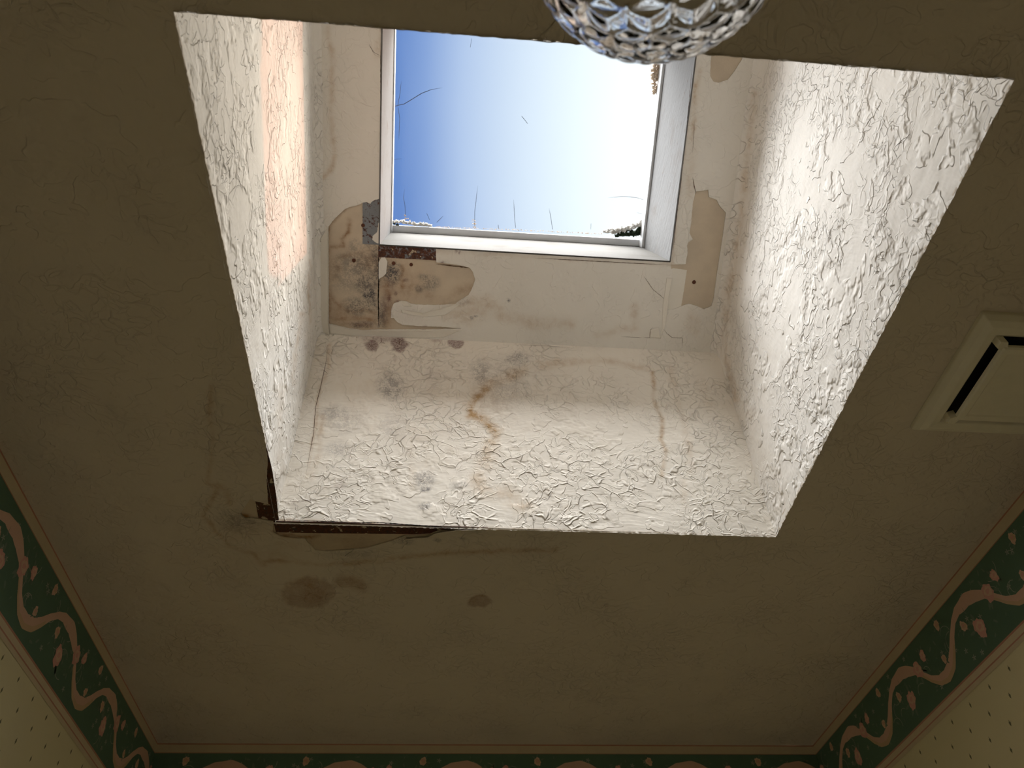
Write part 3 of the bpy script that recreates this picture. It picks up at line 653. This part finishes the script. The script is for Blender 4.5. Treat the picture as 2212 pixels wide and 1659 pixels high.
# ------------------------------------------------------------------ corner beads and nails (things fixed to the shaft)
def bead(name, pl, poly, mat, h, label, nose=None):
    P2 = Plane(pl.O + pl.n*h, pl.ex, pl.ey, pl.n)
    o = sheet(name, P2, poly, [], .004, mat, .001, outjag=.0004, step=.002)
    return tag(o, label, 'corner bead', 'rusted corner beads')
b1 = L4([(783, 438), (820, 425), (821.5, 528), (783, 524)])
bead('corner_bead', LEDGE, [(b1[0][0], b1[0][1]), (CXL-.0003, b1[1][1]), (CXL-.0003, CYF+.001), (b1[3][0], CYF+.001)], m_zinc, -.0018, 'grey metal corner bead with rust spots standing upright beside the left curb')
b2 = L4([(817, 531), (941, 538), (941, 571), (860, 566), (818, 560)])
x0b = L4([(817, 540)])[0][0]; xe = L4([(941, 560)])[0][0]; xe2 = L4([(998, 575)])[0][0]
bead('corner_bead', LEDGE, [(x0b, CYF-.0006), (xe, CYF-.0006), (xe, CYF-.022), (xe2, CYF-.0245), (xe2, CYF-.0285), (x0b, CYF-.0285)], m_rust, -.0016, 'brown rusted bead with yellow flakes below the lower left corner of the skylight curb')
bead('corner_bead', CEIL, cf([(590, 1127), (700, 1129), (900, 1136), (1060, 1141), (985, 1150), (900, 1155), (700, 1153), (596, 1151)]), m_rustdark, -.0012, 'dark rusted metal strip along the ceiling edge below the shaft')
bead('corner_bead', CEIL, cf([(551, 1083), (573, 1086), (573, 958), (586, 1010), (596, 1070), (602, 1125), (590, 1126), (558, 1120)]), m_rustdark, -.0012, 'dark rusted metal strip at the left edge of the shaft mouth')
def nail(u, v, pl, r, h, label):
    bm = bmesh.new(); n = 18; rings = [(0, .0009), (.25, .0004), (.35, .0009), (.8, .0008), (1, .0002), (1.02, -.0015)]; prev = None
    c = pl.px([(u, v)])[0]; vs = []
    for k, (rr, hh) in enumerate(rings):
        ring = [bm.verts.new(Vector(pl.w(np.array([c[0]+r*rr*math.cos(2*math.pi*i/n), c[1]+r*rr*math.sin(2*math.pi*i/n)]), h+hh))) for i in range(n)] if rr else [bm.verts.new(Vector(pl.w(np.array(c), h+hh)))]
        if prev:
            for i in range(n):
                if len(prev) == 1: bm.faces.new((prev[0], ring[i], ring[(i+1) % n]))
                else: bm.faces.new((prev[i], prev[(i+1) % n], ring[(i+1) % n], ring[i]))
        prev = ring
    bmesh.ops.recalc_face_normals(bm, faces=bm.faces)
    me = bpy.data.meshes.new('drywall_nail'); bm.to_mesh(me); bm.free()
    tag(link('drywall_nail', me, m_nail), label, 'nail', 'rusty nail heads')
nail(764, 563, LEDGE, .0048, -.003, 'rusty nail head in the stained board left of the black seam')
nail(784, 487, LEDGE, .0045, -.0012, 'rusty nail head at the edge of the grey upright bead')
nail(850, 569, LEDGE, .0045, -.0022, 'dark nail head under the rusted bead, nearest the seam')
nail(888, 572, LEDGE, .0042, -.0022, 'brown nail head under the rusted bead, right of the darker one')
nail(1500, 610, LEDGE, .0050, -.003, 'rusty screw head in the bare board right of the skylight')

# ------------------------------------------------------------------ skylight: curb and glazing
win = tag(empty('window_1', tuple(T0 + np.array([(CXL+CXR)/2, 0, 0]) + SD*(CYF+CYN)/2)), kind='structure', label='cracked clear skylight on a white painted wooden curb, blue sky behind', cat='skylight')
def curb(name, x0, x1, s0, s1, mat, n0=-.0012, n1=None, bev=.0018):
    n1 = n1 if n1 is not None else GD
    bm = bmesh.new(); bmesh.ops.create_cube(bm, size=1)
    for v in bm.verts:
        x = x0 if v.co.x < 0 else x1; s_ = s0 if v.co.y < 0 else s1; h = n0 if v.co.z < 0 else n1
        v.co = Vector(T0 + np.array([x, 0, 0]) + SD*s_ + SN*h)
    bmesh.ops.recalc_face_normals(bm, faces=bm.faces)
    bmesh.ops.bevel(bm, geom=bm.edges[:], offset=bev, segments=2, affect='EDGES')
    me = bpy.data.meshes.new(name); bm.to_mesh(me); bm.free(); o = link(name, me, mat); put(o, win); return o
BT = .038
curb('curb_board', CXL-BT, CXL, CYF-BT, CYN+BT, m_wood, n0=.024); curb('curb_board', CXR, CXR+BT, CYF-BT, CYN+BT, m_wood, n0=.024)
curb('curb_board', CXL, CXR, CYF-BT, CYF, m_wood2, n0=.024); curb('curb_board', CXL, CXR, CYN, CYN+BT, simple('white_curb_paint', (.86, .85, .83), .6), n0=.0)  # unseen near board stays white, to bounce light onto the far shaft wall
# painted liner that shows as the curb's inner face, standing slightly proud of the soffit
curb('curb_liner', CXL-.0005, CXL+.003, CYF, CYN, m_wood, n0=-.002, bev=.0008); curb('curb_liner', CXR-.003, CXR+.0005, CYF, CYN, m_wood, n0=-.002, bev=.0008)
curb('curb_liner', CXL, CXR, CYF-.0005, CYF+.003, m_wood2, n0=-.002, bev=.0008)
# glazing stop
m_stop = simple('weathered_glazing_stop', (.74, .76, .78), .5)
curb('glazing_stop', CXL+.003, CXL+.006, CYF+.003, CYN, m_stop, n0=GD-.030, bev=.001); curb('glazing_stop', CXR-.010, CXR-.003, CYF+.003, CYN, m_stop, n0=GD-.040, bev=.001); curb('glazing_stop', CXL+.004, CXR-.008, CYF+.003, CYF+.0215, m_stop, n0=GD-.006, bev=.001)
# acrylic dome
nx, ny = 40, 36; V = []
def bulge(x, s_):
    a = (x-CXL)/(CXR-CXL)*2-1; b = (s_-CYF)/(CYN-CYF)*2-1
    a, b = np.clip(a, -1, 1), np.clip(b, -1, 1); return .07*np.sqrt(np.maximum(0, (1-np.abs(a)**3)*(1-np.abs(b)**3)))
for j in range(ny+1):
    for i in range(nx+1):
        x = CXL-BT+(CXR-CXL+2*BT)*i/nx; s_ = CYF-BT+(CYN-CYF+2*BT)*j/ny
        V.append(T0+np.array([x, 0, 0])+SD*s_+SN*(GD+.001+bulge(x, s_)))
F_ = [(j*(nx+1)+i, j*(nx+1)+i+1, (j+1)*(nx+1)+i+1, (j+1)*(nx+1)+i) for j in range(ny) for i in range(nx)]
Fm = [0]*len(F_)
def glassline(px, w):
    base = GLASS.px(px); P = smooth_poly(base, .004, .0003, 2, closed=False); n = len(P); k = len(V)
    for i, p in enumerate(P):
        t = P[min(i+1, n-1)]-P[max(i-1, 0)]; t = t/np.linalg.norm(t); nn = np.array([-t[1], t[0]]); ww = w*min(1, 3*(n-i)/n)
        for sg in (1, -1):
            q = p+nn*ww*sg; V.append(T0+np.array([q[0], 0, 0])+SD*q[1]+SN*(GD-.0005))
        if i: F_.append((k+2*i-2, k+2*i-1, k+2*i+1, k+2*i)); Fm.append(1)
c9 = lambda L: [(800+a/2.963, 40+b/2.963) for a, b in L]
for L, w in (([(140, 568), (180, 555), (215, 548), (270, 515), (330, 478), (390, 455), (460, 443)], .0009), ([(175, 560), (190, 480), (198, 400)], .0006), ([(160, 560), (155, 510), (147, 480)], .0004), ([(178, 570), (188, 640), (185, 700), (183, 780)], .0006),
             ([(968, 625), (985, 645), (1008, 675)], .0006), ([(225, 1270), (222, 1200), (213, 1150), (218, 1090)], .0006), ([(668, 1330), (668, 1240), (688, 1065)], .0006), ([(929, 1340), (922, 1250), (917, 1160)], .0006), ([(1166, 1350), (1156, 1280), (1144, 1215)], .0006),
             ([(1780, 1170), (1700, 1145), (1620, 1140), (1520, 1146)], .0006), ([(425, 1305), (445, 1285), (465, 1265)], .0006), ([(380, 1290), (360, 1245)], .0005), ([(1410, 1350), (1413, 1310)], .0004), ([(820, 1345), (818, 1320)], .0006), ([(1775, 1250), (1700, 1243)], .0005), ([(135, 902), (200, 898)], .0004), ([(640, 185), (648, 125)], .0004)):
    glassline(c9(L), w)
pane = mesh_np('glazing_dome', V, F_, [m_pane, m_scratch], smooth=True, matidx=Fm); put(pane, win)

# crusts lying on the sill edge of the glass
def crust(name, pts, rad, n, mat, label, cat, hb=.006, seed=1):
    R_ = random.Random(seed); bm = bmesh.new(); base = GLASS.px(pts)
    P = smooth_poly(base, .004, 0, 1, closed=False)
    for i in range(n):
        p = P[R_.randrange(len(P))]; r = rad*R_.uniform(.35, 1.0)
        c = GLASS.w(p+np.array([R_.gauss(0, rad), abs(R_.gauss(0, rad*.8))-.0035]), R_.uniform(0.001, hb))
        ret = bmesh.ops.create_icosphere(bm, subdivisions=2, radius=r, matrix=Matrix.Translation(Vector(c)) @ Euler((R_.random()*6, R_.random()*6, 0)).to_matrix().to_4x4() @ Matrix.Diagonal((1, R_.uniform(.5, 1), R_.uniform(.35, .8), 1)))
        for v in ret['verts']: v.co += Vector((R_.gauss(0, 1), R_.gauss(0, 1), R_.gauss(0, 1)))*r*.14
    me = bpy.data.meshes.new(name); bm.to_mesh(me); bm.free(); o = link(name, me, mat); return tag(o, label, cat)
crust('moss_clump', [(1330, 507), (1360, 505), (1392, 502), (1393, 494), (1385, 503), (1380, 499), (1392, 490), (1394, 500)], .0058, 240, m_moss, 'clump of black green moss in the lower right corner of the skylight', 'moss', seed=3)
crust('dust_crust', [(1310, 500), (1345, 494), (1375, 487), (1393, 478), (1340, 500), (1320, 502)], .0048, 260, m_dust, 'white crumbly crust above the moss in the lower right skylight corner', 'dirt', seed=4)
crust('dust_crust', [(848, 478), (868, 478), (890, 482), (930, 486)], .0038, 240, m_dust, 'grey white crumbly crust in the lower left skylight corner', 'dirt', seed=5)
crust('moss_clump', [(846, 479), (850, 481), (858, 484)], .0028, 24, m_moss, 'tiny dark moss tuft in the lower left skylight corner', 'moss', seed=6)
crust('dirt_mound', [(1025, 488), (1025, 482), (1024, 476)], .0022, 26, m_dirt, 'small tan dirt cone on the lower edge of the skylight glass', 'dirt', seed=8, hb=.003)
crust('dirt_mound', [(876, 470), (875, 464)], .0020, 16, m_dirt, 'small tan dirt cone above the crust at the left of the skylight', 'dirt', seed=9, hb=.003)
crust('dirt_line', [(940, 488), (1100, 494), (1300, 503)], .0016, 240, m_dirt, 'thin tan dirt line along the lower edge of the skylight glass', 'dirt', seed=10, hb=.002)
crust('mud_nest', [(1423, 118), (1419, 150), (1416, 180), (1420, 205)], .0062, 160, m_dirt, 'tan mud crust against the upper right side of the skylight', 'dirt', seed=12)
crust('dirt_line', [(1397, 420), (1393, 445), (1392, 470)], .0024, 60, m_dirt, 'tan dirt on the right edge of the skylight glass above the moss', 'dirt', seed=13)

# ------------------------------------------------------------------ exhaust fan cover
def frame_ring(name, x0, x1, y0, y1, w, z0, z1, mat, bev=.003):
    prof = [(0, 0), (.0, .35), (.18, .75), (.45, 1), (.80, .92), (1, .55), (1, 0)]
    V = []; Fs = []
    for (t, h) in prof:
        o = w*t; z = z0-(z0-z1)*h
        V += [(x0+o, y0+o, z), (x1-o, y0+o, z), (x1-o, y1-o, z), (x0+o, y1-o, z)]
    for k in range(len(prof)-1):
        for i in range(4): Fs.append((4*k+i, 4*k+(i+1) % 4, 4*k+4+(i+1) % 4, 4*k+4+i))
    o = mesh_np(name, V, Fs, mat, smooth=False); b = o.modifiers.new('soft', 'BEVEL'); b.width = .0015; b.segments = 2; return o
fan = tag(empty('exhaust_fan_cover', (.925, .72, ZC)), 'square off-white exhaust fan cover with dark slots on the ceiling at right', 'exhaust fan')
VX0, VX1, VY0, VY1 = .803, 1.052, .600, .850
put(frame_ring('cover_frame', VX0, VX1, VY0, VY1, .038, ZC+.0, ZC-.020, m_vent), fan)
dk = box('fan_opening', (VX0+.036, VY0+.036, ZC-.006), (VX1-.036, VY1-.036, ZC-.004), m_dark); put(dk, fan)
PZ = ZC-.030
bm = bmesh.new()
px0, px1, py0, py1 = VX0+.046, VX1-.046, VY0+.046, VY1-.046
def ringv(o, z): return [bm.verts.new(p) for p in ((px0+o, py0+o, z), (px1-o, py0+o, z), (px1-o, py1-o, z), (px0+o, py1-o, z))]
rs = [ringv(0, PZ+.008), ringv(0, PZ+.002), ringv(.003, PZ), ringv(.012, PZ-.0002), ringv(.015, PZ+.0012)]
for a, b in zip(rs[:-1], rs[1:]):
    for i in range(4): bm.faces.new((a[i], a[(i+1) % 4], b[(i+1) % 4], b[i]))
bm.faces.new(rs[-1]); bm.faces.new(rs[0][::-1]); bmesh.ops.recalc_face_normals(bm, faces=bm.faces)
me = bpy.data.meshes.new('centre_panel'); bm.to_mesh(me); bm.free(); put(link('centre_panel', me, m_vent), fan)
for cx, cy in ((px0, py0), (px1, py0), (px0, py1), (px1, py1)):
    sx = 1 if cx == px0 else -1; sy = 1 if cy == py0 else -1
    a = (cx-sx*.009, cy-sy*.009); V = []
    pts = [(a[0], a[1]), (a[0]+sx*.012, a[1]), (cx+sx*.008, cy+sy*.001), (cx+sx*.002, cy+sy*.002), (cx+sx*.001, cy+sy*.008), (a[0], a[1]+sy*.012)]
    V = [(x, y, ZC-.012) for x, y in pts] + [(x, y, PZ+.002) for x, y in pts]; n = 6
    Fs = [tuple(range(n)), tuple(range(n, 2*n))[::-1]] + [(i, (i+1) % n, n+(i+1) % n, n+i) for i in range(n)]
    put(mesh_np('corner_web', V, Fs, m_vent, smooth=False), fan)

# ------------------------------------------------------------------ ceiling light with cut glass globe
rg = ray(1424, -180); GZ = ZC-.20; GC = CAM + rg*((GZ-CZ)/rg[2]); GR = .1145
lamp = tag(empty('ceiling_light', (GC[0], GC[1], ZC)), 'cut crystal glass globe ceiling light hanging in front of the skylight', 'ceiling light')
def lathe(name, prof, mat, n=64):
    V = []; Fs = []
    for r, z in prof: V += [(GC[0]+r*math.cos(2*math.pi*i/n), GC[1]+r*math.sin(2*math.pi*i/n), z) for i in range(n)]
    for k in range(len(prof)-1):
        for i in range(n): Fs.append((k*n+i, k*n+(i+1) % n, (k+1)*n+(i+1) % n, (k+1)*n+i))
    return mesh_np(name, V, Fs, mat)
NZ = GZ+GR*.90
put(lathe('canopy', [(.001, ZC-.002), (.075, ZC-.002), (.078, ZC-.008), (.066, ZC-.022), (.055, ZC-.03), (.060, NZ+.015), (.062, NZ-.004), (.056, NZ-.004), (.052, NZ+.01), (.02, NZ+.012), (.001, NZ+.012)], m_brass), lamp)
put(lathe('light_bulb', [(.001, GZ-.035), (.012, GZ-.033), (.024, GZ-.022), (.030, GZ-.004), (.028, GZ+.014), (.018, GZ+.036), (.0135, GZ+.05), (.0135, NZ+.011), (.001, NZ+.011)], m_bulb, 32), lamp)
def cut_globe():
    ph = (1+5**.5)/2
    iv = [np.array(v, float) for v in ((-1, ph, 0), (1, ph, 0), (-1, -ph, 0), (1, -ph, 0), (0, -1, ph), (0, 1, ph), (0, -1, -ph), (0, 1, -ph), (ph, 0, -1), (ph, 0, 1), (-ph, 0, -1), (-ph, 0, 1))]
    ax, az = .38, .23
    Rm = np.array([[1, 0, 0], [0, math.cos(ax), -math.sin(ax)], [0, math.sin(ax), math.cos(ax)]]) @ np.array([[math.cos(az), -math.sin(az), 0], [math.sin(az), math.cos(az), 0], [0, 0, 1]])
    iv = [Rm@(v/np.linalg.norm(v)) for v in iv]
    fc = [(0, 11, 5), (0, 5, 1), (0, 1, 7), (0, 7, 10), (0, 10, 11), (1, 5, 9), (5, 11, 4), (11, 10, 2), (10, 7, 6), (7, 1, 8), (3, 9, 4), (3, 4, 2), (3, 2, 6), (3, 6, 8), (3, 8, 9), (4, 9, 5), (2, 4, 11), (6, 2, 10), (8, 6, 7), (9, 8, 1)]
    fr, sb = 4, 12; N_ = fr*sb; bm = bmesh.new(); cache = {}
    def height(i, j):
        a, b = i/sb, j/sb; ia, ib = math.floor(a), math.floor(b); fa, fb = a-ia, b-ib
        if fa+fb > 1: fa, fb = 1-fb, 1-fa
        l = sorted((fa, fb, 1-fa-fb))
        mn, mid, mxx = l
        # petal along the edge opposite the smallest coordinate: runs between the two larger ones
        t = mid/(mid+mxx); pw = .30*math.sin(math.pi*min(max(t, 0), 1))**.8+1e-4; d = mn/pw
        if d < 1: h = .55*math.sqrt(max(0, 1-d*d))*math.sin(math.pi*t)**.5
        else: h = .8*min(1, (mn-pw)/.16)
        star = max(0, 1-(1-mxx)/.09); return h-.5*star
    for f in fc:
        A, B, C_ = (iv[k] for k in f); gid = {}
        for i in range(N_+1):
            for j in range(N_+1-i):
                p = (A*(N_-i-j)+B*i+C_*j)/N_; p = p/np.linalg.norm(p); key = tuple(np.round(p, 6))
                if key not in cache:
                    cache[key] = bm.verts.new(Vector(GC*[1, 1, 0]+np.array([0, 0, GZ])+p*(GR*(.945+.055*height(i, j)))*np.array([1, 1, .97])))
                gid[(i, j)] = cache[key]
        for i in range(N_):
            for j in range(N_-i):
                bm.faces.new((gid[(i, j)], gid[(i+1, j)], gid[(i, j+1)]))
                if i+j < N_-1: bm.faces.new((gid[(i+1, j)], gid[(i+1, j+1)], gid[(i, j+1)]))
    bmesh.ops.recalc_face_normals(bm, faces=bm.faces)
    # inner surface (faces reversed) makes the wall of the shade
    ret = bmesh.ops.create_icosphere(bm, subdivisions=5, radius=GR*.88, matrix=Matrix.Translation(Vector((GC[0], GC[1], GZ))))
    inner = {v for v in ret['verts']}
    bmesh.ops.reverse_faces(bm, faces=[f for f in bm.faces if f.verts[0] in inner])
    kill = [v for v in bm.verts if v.co.z > NZ]; bmesh.ops.delete(bm, geom=kill, context='VERTS')
    me = bpy.data.meshes.new('glass_globe'); bm.to_mesh(me); bm.free()
    me.polygons.foreach_set('use_smooth', [False]*len(me.polygons))
    me.polygons.foreach_set('use_smooth', [True]*len(me.polygons))
    return link('glass_globe', me, m_glass)
put(cut_globe(), lamp)
